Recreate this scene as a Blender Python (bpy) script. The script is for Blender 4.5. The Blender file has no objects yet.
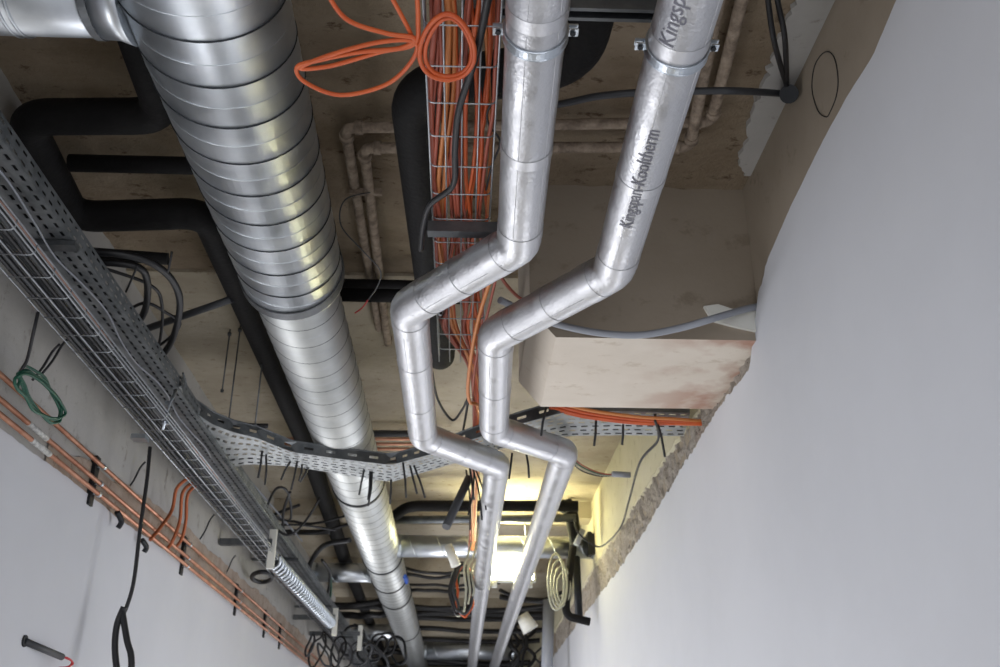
import bpy, bmesh, math, random
from mathutils import Vector, Matrix, Quaternion
R = random.Random(7)
C = bpy.context.scene.collection
PI = math.pi
CAMZ = 1.6
# ------------------------------------------------------------------ camera
F = 970.0
PITCH = math.atan(452 / F)
YAW = math.atan(42 * math.cos(PITCH) / F)
cam = bpy.data.cameras.new('camera'); cam.sensor_width = 36; cam.lens = 36 * F / 1000
cam.clip_start = 0.02; cam.clip_end = 200
camo = bpy.data.objects.new('camera', cam); C.objects.link(camo)
camo.location = (0, 0, CAMZ); camo.rotation_euler = (PI / 2 + PITCH, 0, -YAW)
bpy.context.scene.camera = camo
cam.dof.use_dof = True; cam.dof.focus_distance = 2.6; cam.dof.aperture_fstop = 6.3
ROT = camo.rotation_euler.to_matrix()

def ray(px, py):
    return ROT @ Vector(((px - 500) / F, (333.5 - py) / F, -1))
def U(px, py, z):            # point of the horizontal plane z metres above the eye
    d = ray(px, py); t = z / d.z
    return Vector((d.x * t, d.y * t, CAMZ + z))
def UX(px, py, x):           # point of the wall plane x
    d = ray(px, py); t = x / d.x
    return Vector((x, d.y * t, CAMZ + d.z * t))
def UY(px, py, y):           # point of the cross plane y
    d = ray(px, py); t = y / d.y
    return Vector((d.x * t, y, CAMZ + d.z * t))

# ------------------------------------------------------------------ materials
def nt(name):
    m = bpy.data.materials.new(name); m.use_nodes = True
    t = m.node_tree; b = t.nodes['Principled BSDF']
    return m, t, b
def lin(c):
    return tuple(((x / 255) / 12.92 if x / 255 <= .04045 else ((x / 255 + .055) / 1.055) ** 2.4) for x in c) + (1,)
def mat(name, col, rough=.6, metal=0, bump=0, bscale=20, var=0, vscale=8, col2=None, detail=6, stretch=None, spec=None, rvar=0, bdist=.01, lo=.35, hi=.65):
    m, t, b = nt(name); N = t.nodes; L = t.links
    c1 = lin(col); b.inputs['Roughness'].default_value = rough; b.inputs['Metallic'].default_value = metal
    b.inputs['Base Color'].default_value = c1
    if spec is not None: b.inputs['Specular IOR Level'].default_value = spec
    co = N.new('ShaderNodeTexCoord').outputs['Object']
    if stretch:
        mp = N.new('ShaderNodeMapping'); L.new(co, mp.inputs[0]); mp.inputs['Scale'].default_value = stretch; co = mp.outputs[0]
    if col2:
        n = N.new('ShaderNodeTexNoise'); n.inputs['Scale'].default_value = vscale; n.inputs['Detail'].default_value = detail
        n.inputs['Roughness'].default_value = .6
        L.new(co, n.inputs['Vector'])
        r = N.new('ShaderNodeValToRGB'); r.color_ramp.elements[0].position = lo; r.color_ramp.elements[1].position = hi
        r.color_ramp.elements[0].color = c1; r.color_ramp.elements[1].color = lin(col2)
        L.new(n.outputs[0], r.inputs[0]); L.new(r.outputs[0], b.inputs['Base Color'])
    if rvar:
        n = N.new('ShaderNodeTexNoise'); n.inputs['Scale'].default_value = vscale * 1.7; L.new(co, n.inputs['Vector'])
        mr = N.new('ShaderNodeMapRange'); L.new(n.outputs[0], mr.inputs[0]); mr.inputs[1].default_value = .3; mr.inputs[2].default_value = .7
        mr.inputs[3].default_value = rough - rvar; mr.inputs[4].default_value = rough + rvar; L.new(mr.outputs[0], b.inputs['Roughness'])
    if bump:
        n = N.new('ShaderNodeTexNoise'); n.inputs['Scale'].default_value = bscale; n.inputs['Detail'].default_value = 5
        L.new(co, n.inputs['Vector'])
        bp = N.new('ShaderNodeBump'); bp.inputs['Strength'].default_value = bump; bp.inputs['Distance'].default_value = bdist
        L.new(n.outputs[0], bp.inputs['Height']); L.new(bp.outputs[0], b.inputs['Normal'])
    return m

M = {}
M['galv'] = mat('galvanised_sheet', (190, 196, 202), .36, 1, .05, 6, col2=(214, 218, 222), vscale=5, rvar=.05, bdist=.006)
M['seam'] = mat('duct_seam_metal', (58, 62, 66), .5, .8)
M['seam2'] = mat('duct_seam_metal_light', (112, 116, 118), .5, .8)
M['galv2'] = mat('matt_galvanised_sheet', (196, 199, 198), .46, .9, .05, 6, col2=(214, 216, 214), vscale=5, bdist=.005)
M['rib'] = mat('duct_rib_metal', (205, 210, 214), .3, 1)
M['collar'] = mat('duct_collar_metal', (92, 95, 98), .5, .8, .2, 30, col2=(120, 122, 124))
M['tray'] = mat('perforated_steel', (112, 117, 120), .5, .75, .1, 40, col2=(146, 150, 152), vscale=12)
M['traylight'] = mat('perforated_steel_bright', (158, 162, 163), .55, .6, .1, 40, col2=(186, 189, 190), vscale=12)
M['rail'] = mat('steel_channel', (92, 96, 99), .45, .8, col2=(116, 119, 121), vscale=15)
M['wire'] = mat('zinc_wire', (170, 174, 178), .35, .9)
M['clamp'] = mat('zinc_clamp', (200, 208, 216), .28, 1, .1, 40)
M['dark'] = mat('dark_steel', (40, 42, 45), .5, .6)
M['foam'] = mat('black_foam_insulation', (15, 14, 15), .75, 0, .3, 60, col2=(21, 20, 20), vscale=8, spec=.25)
M['blk'] = mat('black_cable_sheath', (24, 24, 27), .5)
M['dgrey'] = mat('dark_grey_cable_sheath', (56, 58, 62), .5)
M['orange'] = mat('orange_cable_sheath', (190, 80, 36), .5, col2=(206, 98, 46), vscale=6)
M['orange2'] = mat('amber_cable_sheath', (204, 128, 72), .5)
M['redor'] = mat('brick_red_cable_sheath', (158, 78, 58), .5)
M['copper'] = mat('copper_pipe', (206, 156, 130), .42, .7, .1, 40, col2=(176, 122, 98), vscale=9)
M['copperd'] = mat('dull_copper', (160, 88, 52), .45, .5)
M['pink'] = mat('dusty_pink_sheath', (176, 136, 122), .5)
M['paper'] = mat('paper_sticker', (214, 214, 210), .7, col2=(150, 150, 148), vscale=60)
M['grey'] = mat('grey_plastic_conduit', (146, 150, 158), .5, 0, .15, 120)
M['green'] = mat('green_cable_sheath', (18, 82, 62), .45)
M['red'] = mat('red_wire', (196, 40, 46), .5)
M['whitec'] = mat('white_cable_sheath', (176, 176, 158), .5)
M['coated'] = mat('plaster_spattered_pipe', (120, 106, 92), .9, 0, .9, 55, col2=(168, 152, 134), vscale=22, bdist=.012)
M['ink'] = mat('grey_ink', (112, 112, 122), .6)
M['scrib'] = mat('pencil_line', (44, 42, 40), .8)
M['whitep'] = mat('white_plastic', (222, 222, 214), .5)
M['blue'] = mat('blue_tape', (36, 80, 170), .5)
M['floor'] = mat('concrete_floor', (150, 148, 144), .8, 0, .2, 20, col2=(170, 168, 163), vscale=3)
M['farwall'] = mat('dim_far_masonry', (96, 90, 82), .9, col2=(70, 66, 60), vscale=4)
M['soffit'] = None

def foil():
    m, t, b = nt('crinkled_aluminium_foil'); N = t.nodes; L = t.links
    b.inputs['Metallic'].default_value = 1; b.inputs['Roughness'].default_value = .34
    b.inputs['Base Color'].default_value = lin((208, 209, 212))
    co = N.new('ShaderNodeTexCoord').outputs['Object']
    n = N.new('ShaderNodeTexNoise'); n.inputs['Scale'].default_value = 95; n.inputs['Detail'].default_value = 5; L.new(co, n.inputs['Vector'])
    v = N.new('ShaderNodeTexVoronoi'); v.feature = 'DISTANCE_TO_EDGE'; v.inputs['Scale'].default_value = 48; L.new(co, v.inputs['Vector'])
    mr = N.new('ShaderNodeMapRange'); mr.inputs[2].default_value = .08; L.new(v.outputs['Distance'], mr.inputs[0])
    mx = N.new('ShaderNodeMath'); mx.operation = 'MULTIPLY_ADD'; mx.inputs[1].default_value = .015
    L.new(mr.outputs[0], mx.inputs[0]); L.new(n.outputs[0], mx.inputs[2])
    bp = N.new('ShaderNodeBump'); bp.inputs['Strength'].default_value = .42; bp.inputs['Distance'].default_value = .004
    L.new(mx.outputs[0], bp.inputs['Height']); L.new(bp.outputs[0], b.inputs['Normal'])
    n2 = N.new('ShaderNodeTexNoise'); n2.inputs['Scale'].default_value = 14; L.new(co, n2.inputs['Vector'])
    m2 = N.new('ShaderNodeMapRange'); m2.inputs[1].default_value = .35; m2.inputs[2].default_value = .65; m2.inputs[3].default_value = .36; m2.inputs[4].default_value = .52
    L.new(n2.outputs[0], m2.inputs[0]); L.new(m2.outputs[0], b.inputs['Roughness'])
    return m
M['foil'] = foil()
M['foiltape'] = mat('foil_tape', (210, 211, 214), .44, 1, .3, 70, bdist=.003)

def concrete(name, base, pale, dark, scale=1.0, bump=.8):
    m, t, b = nt(name); N = t.nodes; L = t.links
    b.inputs['Roughness'].default_value = .92; b.inputs['Specular IOR Level'].default_value = .2
    co = N.new('ShaderNodeTexCoord').outputs['Object']
    mp = N.new('ShaderNodeMapping'); mp.inputs['Scale'].default_value = (.85, 1.25, 1); L.new(co, mp.inputs[0])
    n = N.new('ShaderNodeTexNoise'); n.inputs['Scale'].default_value = 2.6 * scale; n.inputs['Detail'].default_value = 9; n.inputs['Roughness'].default_value = .65
    L.new(mp.outputs[0], n.inputs['Vector'])
    r = N.new('ShaderNodeValToRGB'); e = r.color_ramp.elements
    e[0].position = .3; e[0].color = lin(base); e[1].position = .68; e[1].color = lin(pale)
    L.new(n.outputs[0], r.inputs[0])
    n2 = N.new('ShaderNodeTexNoise'); n2.inputs['Scale'].default_value = 13 * scale; n2.inputs['Detail'].default_value = 6; n2.inputs['Roughness'].default_value = .7
    L.new(mp.outputs[0], n2.inputs['Vector'])
    r2 = N.new('ShaderNodeValToRGB'); r2.color_ramp.elements[0].position = .33; r2.color_ramp.elements[1].position = .42
    r2.color_ramp.elements[0].color = (1, 1, 1, 1); r2.color_ramp.elements[1].color = (0, 0, 0, 1)
    L.new(n2.outputs[0], r2.inputs[0])
    mx = N.new('ShaderNodeMix'); mx.data_type = 'RGBA'; L.new(r2.outputs[0], mx.inputs[0]); L.new(r.outputs[0], mx.inputs[6]); mx.inputs[7].default_value = lin(dark)
    L.new(mx.outputs[2], b.inputs['Base Color'])
    ad = N.new('ShaderNodeMath'); ad.operation = 'SUBTRACT'; L.new(n2.outputs[0], ad.inputs[0]); 
    ad.inputs[1].default_value = 0
    bp = N.new('ShaderNodeBump'); bp.inputs['Strength'].default_value = bump; bp.inputs['Distance'].default_value = .03
    L.new(ad.outputs[0], bp.inputs['Height']); L.new(bp.outputs[0], b.inputs['Normal'])
    return m
M['conc'] = concrete('rough_ceiling_concrete', (124, 108, 88), (158, 144, 124), (92, 74, 57))
M['conc2'] = concrete('pale_ceiling_concrete', (164, 153, 134), (186, 177, 159), (146, 133, 114), 1.2, .35)
M['greypl'] = concrete('grey_patching_plaster', (146, 135, 120), (160, 149, 134), (136, 125, 110), .5, .1)
M['greylt'] = concrete('light_skim_plaster', (168, 166, 162), (184, 182, 178), (150, 146, 140), .8, .15)
M['lamplit'] = concrete('lamplit_wall_plaster', (196, 190, 160), (206, 200, 176), (180, 172, 144), .8, .15)  # the lamp's yellow light is put into this plaster colour
M['white'] = mat('white_wall_plaster', (200, 202, 207), .85, 0, .06, 14, col2=(206, 208, 213), vscale=1.2)
M['rough'] = concrete('broken_plaster', (172, 162, 150), (206, 198, 188), (112, 100, 88), 4, 1.0)
M['brownb'] = concrete('bare_render_band', (150, 132, 118), (182, 168, 154), (116, 96, 80), 1.5, .4)

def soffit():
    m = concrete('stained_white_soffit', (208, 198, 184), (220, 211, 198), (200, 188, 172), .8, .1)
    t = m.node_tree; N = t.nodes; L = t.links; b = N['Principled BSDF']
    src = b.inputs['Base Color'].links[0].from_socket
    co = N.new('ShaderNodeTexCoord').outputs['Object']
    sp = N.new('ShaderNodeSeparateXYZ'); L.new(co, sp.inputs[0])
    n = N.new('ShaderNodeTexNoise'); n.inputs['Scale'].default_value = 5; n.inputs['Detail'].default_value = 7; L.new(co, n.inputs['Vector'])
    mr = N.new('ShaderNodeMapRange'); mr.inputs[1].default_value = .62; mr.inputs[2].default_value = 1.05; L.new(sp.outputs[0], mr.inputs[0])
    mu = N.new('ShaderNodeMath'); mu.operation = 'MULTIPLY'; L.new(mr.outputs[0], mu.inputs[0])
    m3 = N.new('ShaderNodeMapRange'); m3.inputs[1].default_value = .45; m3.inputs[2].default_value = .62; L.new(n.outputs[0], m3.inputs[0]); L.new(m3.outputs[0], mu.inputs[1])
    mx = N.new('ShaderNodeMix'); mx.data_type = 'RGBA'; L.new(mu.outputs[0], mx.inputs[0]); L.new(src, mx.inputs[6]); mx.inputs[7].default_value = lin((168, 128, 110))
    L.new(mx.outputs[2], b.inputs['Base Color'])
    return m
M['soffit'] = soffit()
def emit(name, col, s):
    m, t, b = nt(name); b.inputs['Emission Color'].default_value = col; b.inputs['Emission Strength'].default_value = s
    b.inputs['Base Color'].default_value = (.9, .9, .9, 1); return m
M['lamp'] = emit('lamp_diffuser_glow', (1, .95, .55, 1), 45)

# ------------------------------------------------------------------ builders
def link(name, me, m, parent=None, smooth=False):
    o = bpy.data.objects.new(name, me); C.objects.link(o)
    if m is not None: me.materials.append(M[m] if isinstance(m, str) else m)
    if smooth:
        for p in me.polygons: p.use_smooth = True
    if parent is not None:
        o.parent = parent
        o.matrix_parent_inverse = parent.matrix_world.inverted() if False else Matrix.Translation(-parent.location)
    return o
def tag(o, label=None, cat=None, group=None, kind=None):
    if label: o['label'] = label
    if cat: o['category'] = cat
    if group: o['group'] = group
    if kind: o['kind'] = kind
    return o
def thing(name, label, cat, loc=(0, 0, 0), group=None):
    o = bpy.data.objects.new(name, None); C.objects.link(o); o.location = loc
    o.empty_display_size = .1
    return tag(o, label, cat, group)

class MB:
    def __init__(s): s.v = []; s.f = []; s.sm = []
    def add(s, vs, fs, sm=False):
        k = len(s.v); s.v += [tuple(v) for v in vs]; s.f += [tuple(i + k for i in f) for f in fs]; s.sm += [sm] * len(fs)
        return s
    def box(s, a, b):
        x0, y0, z0 = a; x1, y1, z1 = b
        vs = [(x0, y0, z0), (x1, y0, z0), (x1, y1, z0), (x0, y1, z0), (x0, y0, z1), (x1, y0, z1), (x1, y1, z1), (x0, y1, z1)]
        return s.add(vs, [(0, 3, 2, 1), (4, 5, 6, 7), (0, 1, 5, 4), (1, 2, 6, 5), (2, 3, 7, 6), (3, 0, 4, 7)])
    def obox(s, c, ax, ay, az):      # centre and half axis vectors
        c = Vector(c); ax = Vector(ax); ay = Vector(ay); az = Vector(az)
        vs = [c + i * ax + j * ay + k * az for k in (-1, 1) for i, j in ((-1, -1), (1, -1), (1, 1), (-1, 1))]
        return s.add(vs, [(0, 3, 2, 1), (4, 5, 6, 7), (0, 1, 5, 4), (1, 2, 6, 5), (2, 3, 7, 6), (3, 0, 4, 7)])
    def tube(s, pts, r, n=10, closed=False, caps=True, flat=None):
        P = [Vector(p) for p in pts]
        Q = [P[0]]
        for p in P[1:]:
            if (p - Q[-1]).length > 1e-6: Q.append(p)
        P = Q; m = len(P)
        if closed and (P[0] - P[-1]).length < 1e-6: P = P[:-1]; m -= 1
        rs = r if isinstance(r, (list, tuple)) else [r] * m
        if len(rs) != m: rs = [rs[min(len(rs) - 1, int(i * len(rs) / m))] for i in range(m)]
        d = [(P[(i + 1) % m] - P[i]).normalized() for i in range(m if closed else m - 1)]
        d0 = d[0]
        a = d0.orthogonal().normalized()
        if abs(d0.z) < .95: a = (Vector((0, 0, 1)) - d0 * d0.z).normalized()
        vs = []
        for i in range(m):
            din = d[i - 1] if (i > 0 or closed) else d[0]
            dout = d[i] if (i < m - 1 or closed) else d[-1]
            t = (din + dout)
            t = t.normalized() if t.length > 1e-4 else din
            if i == 0: q0 = d[0] if not closed else din
            if i == 0 and closed:
                a = (a - din * a.dot(din)).normalized()
            b = din.cross(a).normalized()
            dt = max(din.dot(t), .35)
            for k in range(n):
                th = 2 * PI * k / n
                ca, sa = math.cos(th), math.sin(th)
                if flat: sa *= flat
                c = (a * ca + b * sa) * rs[i]
                c = c - din * (c.dot(t) / dt)
                vs.append(P[i] + c)
            q = din.rotation_difference(dout); a = (q @ a); a = (a - dout * a.dot(dout)).normalized()
        fs = []
        seg = m if closed else m - 1
        for i in range(seg):
            j = (i + 1) % m
            off = 0
            if closed and j == 0:      # best match of the last ring to the first
                off = min(range(n), key=lambda o_: (vs[i * n] - vs[o_]).length)
            for k in range(n):
                k2 = (k + 1) % n
                fs.append((i * n + k, i * n + k2, j * n + (k2 + off) % n, j * n + (k + off) % n))
        s.add(vs, fs, True)
        if caps and not closed:
            k = len(s.v) - len(vs)
            s.f.append(tuple(k + i for i in reversed(range(n)))); s.sm.append(False)
            s.f.append(tuple(k + (m - 1) * n + i for i in range(n))); s.sm.append(False)
        return s
    def ring(s, c, axis, R0, r, n=40, m=8):
        axis = Vector(axis).normalized(); a = axis.orthogonal().normalized(); b = axis.cross(a)
        return s.tube([Vector(c) + (a * math.cos(2 * PI * i / n) + b * math.sin(2 * PI * i / n)) * R0 for i in range(n)], r, m, closed=True)
    def band(s, c, axis, R0, w, th, n=48):     # flat hoop
        axis = Vector(axis).normalized(); a = axis.orthogonal().normalized(); b = axis.cross(a); c = Vector(c)
        vs = []
        for i in range(n):
            e = a * math.cos(2 * PI * i / n) + b * math.sin(2 * PI * i / n)
            for rr, ww in ((R0, -w / 2), (R0 + th, -w / 2), (R0 + th, w / 2), (R0, w / 2)):
                vs.append(c + e * rr + axis * ww)
        fs = []
        for i in range(n):
            j = (i + 1) % n
            for k in range(4):
                l = (k + 1) % 4; fs.append((i * 4 + k, j * 4 + k, j * 4 + l, i * 4 + l))
        s.add(vs, fs, False); return s
    def build(s, name, m, parent=None):
        me = bpy.data.meshes.new(name); me.from_pydata(s.v, [], s.f)
        for p, q in zip(me.polygons, s.sm): p.use_smooth = q
        bm = bmesh.new(); bm.from_mesh(me); bmesh.ops.recalc_face_normals(bm, faces=bm.faces); bm.to_mesh(me); bm.free()
        return link(name, me, m, parent)

def spl(pts, k=8, closed=False):
    P = [Vector(p) for p in pts]; n = len(P); out = []
    g = (lambda i: P[i % n]) if closed else (lambda i: P[max(0, min(n - 1, i))])
    for i in range(n if closed else n - 1):
        p0, p1, p2, p3 = g(i - 1), g(i), g(i + 1), g(i + 2)
        for j in range(k):
            t = j / k
            out.append(.5 * ((2 * p1) + (p2 - p0) * t + (2 * p0 - 5 * p1 + 4 * p2 - p3) * t * t + (3 * p1 - p0 - 3 * p2 + p3) * t ** 3))
    if not closed: out.append(P[-1])
    return out
def fillet(pts, rad, k=6):       # polyline with rounded corners
    P = [Vector(p) for p in pts]; out = [P[0]]
    for i in range(1, len(P) - 1):
        a = (P[i - 1] - P[i]); b = (P[i + 1] - P[i])
        r = min(rad, a.length * .49, b.length * .49)
        A = P[i] + a.normalized() * r; B = P[i] + b.normalized() * r
        for j in range(k + 1):
            t = j / k
            out.append((1 - t) ** 2 * A + 2 * t * (1 - t) * P[i] + t * t * B)
    out.append(P[-1]); return out
def cable(name, pts, r, m, label=None, cat='cable', group=None, parent=None, k=8, n=8, smooth=True, closed=False):
    mb = MB().tube(spl(pts, k, closed) if smooth else pts, r, n, closed)
    o = mb.build(name, m, parent)
    if label: tag(o, label, cat, group)
    return o
def perf(P, ns, ntt, hw=.5, hh=.35, skew=False):  # sheet P(u,v) with a slot in each cell
    vs = []; fs = []
    for i in range(ns):
        for j in range(ntt):
            u0, u1, v0, v1 = i / ns, (i + 1) / ns, j / ntt, (j + 1) / ntt
            um, vm = (u0 + u1) / 2, (v0 + v1) / 2
            du, dv = (u1 - u0) * hw / 2, (v1 - v0) * hh / 2
            k = len(vs)
            if skew and j % 2: 
                sh = (u1 - u0) * .18; um += sh
            vs += [P(u0, v0), P(u1, v0), P(u1, v1), P(u0, v1),
                   P(um - du, vm - dv), P(um + du, vm - dv), P(um + du, vm + dv), P(um - du, vm + dv)]
            for a, b in ((0, 1), (1, 2), (2, 3), (3, 0)):
                fs.append((k + a, k + b, k + 4 + b, k + 4 + a))
    return vs, fs
def sheet(name, vs, fs, m, parent, th=.0016):
    me = bpy.data.meshes.new(name); me.from_pydata([tuple(v) for v in vs], [], fs)
    bm = bmesh.new(); bm.from_mesh(me); bmesh.ops.remove_doubles(bm, verts=bm.verts, dist=1e-5); bmesh.ops.recalc_face_normals(bm, faces=bm.faces)
    bm.to_mesh(me); bm.free()
    o = link(name, me, m, parent); md = o.modifiers.new('t', 'SOLIDIFY'); md.thickness = th; md.offset = 0
    return o

# ------------------------------------------------------------------ the setting
XR, XL, ZC = 1.03, -1.50, 2.07
YN, YF = -2.6, 21.0
def H(z): return CAMZ + z
def struct(name, mb, m): return tag(mb.build(name, m), kind='structure')
struct('floor', MB().box((XL - .3, YN, -.1), (XR + .3, YF, 0)), 'floor')
# ceiling: a subdivided, slightly uneven slab
def slab(x0, x1, y0, y1, z, top, amp, step, seed):
    rr = random.Random(seed); nx = max(2, int((x1 - x0) / step)); ny = max(2, int((y1 - y0) / step))
    vs = []; fs = []
    for j in range(ny + 1):
        for i in range(nx + 1):
            e = 0 if i in (0, nx) or j in (0, ny) else 1
            x = x0 + (x1 - x0) * i / nx; y = y0 + (y1 - y0) * j / ny
            w = math.sin(y * 5 + seed) * .4 + math.sin(y * 17 + x * 2.3) * .3 + rr.uniform(-.5, .5)
            vs.append((x, y, z + w * amp * e))
    for j in range(ny):
        for i in range(nx):
            a = j * (nx + 1) + i; fs.append((a, a + nx + 1, a + nx + 2, a + 1))
    mb = MB(); mb.add(vs, fs, True)
    mb.box((x0, y0, top), (x1, y1, top + .02))
    # side skirts
    k = z; T = top
    mb.add([(x0, y0, k), (x1, y0, k), (x1, y0, T), (x0, y0, T)], [(0, 1, 2, 3)])
    mb.add([(x0, y1, k), (x1, y1, k), (x1, y1, T), (x0, y1, T)], [(0, 3, 2, 1)])
    return mb
T = H(ZC) + .25
YB = 3.09; YB2 = 3.78; ZB = 1.43
struct('ceiling', slab(XL - .1, XR + .1, YN, 3.82, H(ZC), T, .012, .06, 1), 'conc')
struct('ceiling', slab(XL - .1, XR + .1, 3.82, 5.75, H(ZC - .015), T, .004, .1, 2), 'conc2')
struct('ceiling', slab(XL - .1, XR + .1, 5.75, 8.3, H(ZC), T, .003, .15, 3), 'conc2')
struct('ceiling', slab(XL - .1, XR + .1, 8.3, YF, H(ZC - .03), T, .003, .3, 4), 'conc2')
# downstand bulkhead on the right, its lower left edge chamfered
xa, xb = .318, .228; za = H(ZB); zb = H(ZB + .11)
pf = [(xb, T - .05), (xb, zb), (xa, za), (XR + .12, za), (XR + .12, T - .05)]
mb = MB(); n = len(pf)
vs = [(x, YB, z) for x, z in pf] + [(x, YB2, z) for x, z in pf]
mb.add(vs, [tuple(range(n)), tuple(range(2 * n - 1, n - 1, -1))] + [(i, i + n, (i + 1) % n + n, (i + 1) % n) for i in range(n)])
bh = struct('beam', mb, 'soffit')
bh.name = 'trim_1'
bh.data.materials.append(M['greypl'])
for p in bh.data.polygons:
    if p.normal.y < -.9: p.material_index = 1
# downstand beams further along
bY = lambda py, z: U(458, py, z).y
for i, (y0, w, h) in enumerate(((bY(518, 1.93), .22, .13), (bY(573, 1.9), .3, .16), (bY(610, 1.9), .35, .17), (bY(632, 1.88), .4, .19))):
    o = struct('trim_%d' % (i + 2), MB().box((XL - .05, y0, H(ZC - .0 - h)), (XR + .05, y0 + w, T - .02)), 'conc2')
# right wall: grey base, lower white skin with an irregular upper edge, broken band between
def edge_skin(x, thick, edge, zlow, side):
    # edge: list of (y, z); front sheet at x, upper rim returns to x+thick
    vs = []; fs = []
    n = len(edge); s = 1 if side == 'R' else -1
    for y, z in edge: vs += [(x, y, zlow), (x, y, z), (x + s * thick, y, z + thick * .3)]
    for i in range(n - 1):
        a = 3 * i; b = a + 3
        fs += [(a, a + 1, b + 1, b), (a + 1, a + 2, b + 2, b + 1)]
    return MB().add(vs, fs, False)
def jag(keys, step, amp, seed):
    rr = random.Random(seed); out = []
    y = keys[0][0]; w = 0
    while y < keys[-1][0]:
        for (ya, z0), (yb, z1) in zip(keys, keys[1:]):
            if ya <= y <= yb:
                t = (y - ya) / (yb - ya); z = z0 + (z1 - z0) * t; a = amp(y) if callable(amp) else amp
        w = w * .6 + rr.uniform(-1, 1) * .7
        out.append((y, z + w * a)); y += step
    return out
def wallpts(px, x): return [(p.y, p.z) for p in (UX(a, b, x) for a, b in px)]
struct('wall_right', MB().box((XR + .02, YN, 0), (XR + .2, YF, T)), 'greypl')
# skim patch between the ceiling and the grey fill
k1 = [(YN, H(1.69))] + wallpts([(896, 0), (873, 55), (845, 100), (818, 150), (790, 208), (768, 258), (757, 300), (752, 345), (750, 368), (728, 395), (708, 425), (690, 455), (668, 490), (645, 530), (618, 570), (586, 612)], XR) 
k1 = sorted(k1); k1.append((YF, H(1.27)))
ed = jag(k1, .02, lambda y: .0015 if y < 2.9 else .012, 5)
struct('wall_right', edge_skin(XR, .022, ed, 0, 'R'), 'white')
# cream plastered wall, yellow lamplight in its colour, beyond the bulkhead, above the broken band
mb = MB(); xs = XR + .004
ed2 = jag([(YB2 - .1, H(1.5)), (4.6, H(1.53)), (7, H(1.55)), (YF, H(1.55))], .03, .012, 9)
vs = []; fs = []
for y, z in ed2: vs += [(xs, y, z), (xs, y, T - .02), (XR + .02, y, z - .01)]
for i in range(len(ed2) - 1):
    a = 3 * i; b = a + 3; fs += [(a, a + 1, b + 1, b), (a, b, b + 2, a + 2)]
struct('wall_right', mb.add(vs, fs), 'lamplit')
# rough broken band (lumpy)
rr = random.Random(3); vs = []; fs = []; ny = 260; nz = 12
for i in range(ny + 1):
    y = 2.9 + (11 - 2.9) * (i / ny) ** 1.3
    lo_ = H(1.16); hi_ = H(1.60) if y > YB2 + .02 else H(1.5) - max(0, (3.5 - y)) * .25
    for j in range(nz + 1):
        e = math.sin(PI * j / nz)
        z = lo_ + (hi_ - lo_) * j / nz
        vs.append((XR + .016 + rr.uniform(-.012, .012) * (e > .05), y, z))
for i in range(ny):
    for j in range(nz):
        a = i * (nz + 1) + j; fs.append((a, a + 1, a + nz + 2, a + nz + 1))
struct('wall_right', MB().add(vs, fs), 'rough')
# light skim around the corner near the camera
def patch(pts, x0, seed, m, name='wall_right', s=1):
    P = [UX(a, b, x0) for a, b in pts]; out = []
    rr = random.Random(seed)
    for p, q in zip(P, P[1:] + P[:1]):
        for k in range(8):
            t = k / 8; c = p.lerp(q, t); out.append((x0, c.y + rr.uniform(-.012, .012), c.z + rr.uniform(-.008, .008)))
    n = len(out); vs = out + [(x0 + s * .006, y, z) for _, y, z in out]
    return struct(name, MB().add(vs, [tuple(range(n))] + [(i, (i + 1) % n, (i + 1) % n + n, i + n) for i in range(n)]), m)
pp_ = [U(a, b, ZC - .016) for a, b in ((806, -60), (799, 0), (786, 28), (772, 56), (766, 84), (752, 112), (748, 140), (738, 160), (744, 176))]
out = []
for p, q in zip(pp_, pp_[1:]):
    for k in range(6):
        c = p.lerp(q, k / 6); out.append((c.x + R.uniform(-.012, .012), c.y, c.z))
out.append(tuple(pp_[-1])); n = len(out)
vs = out + [(XR + .05, y, z) for _, y, z in out]; vs += [(x, y, z + .03) for x, y, z in vs]
struct('ceiling', MB().add(vs, [(i, i + 1, i + 1 + n, i + n) for i in range(n - 1)] + [(i, i + 1, i + 1 + 2 * n, i + 2 * n) for i in range(n - 1)]), 'greylt')
# left wall
struct('wall_left', MB().box((XL - .2, YN, 0), (XL, YF, T)), 'greylt')
kl = sorted(wallpts([(-80, 365), (0, 428), (60, 472), (120, 520), (165, 550), (202, 577), (262, 625), (298, 657)], XL + .012))
kl = [(YN, kl[0][1])] + kl + [(YF, kl[-1][1])]
struct('wall_left', edge_skin(XL + .012, -.012 * -1, jag(kl, .03, .004, 8), 0, 'L'), 'white')
ed3 = jag([(3.4, H(1.02)), (YF, H(1.02))], .05, .0, 2)
ed4 = jag([(3.4, H(1.14)), (5, H(1.26)), (8, H(1.3)), (YF, H(1.3))], .05, .015, 4)
vs = []; fs = []
for (y, z), (_, z2) in zip(ed3, ed4): vs += [(XL + .006, y, z), (XL + .006, y, z2), (XL, y, z2)]
for i in range(len(ed3) - 1):
    a = 3 * i; fs += [(a, a + 3, a + 4, a + 1), (a + 1, a + 4, a + 5, a + 2)]
struct('wall_left', MB().add(vs, fs), 'brownb')
struct('wall_back', MB().box((XL - .2, YF, 0), (XR + .2, YF + .2, T)), 'farwall')

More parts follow.
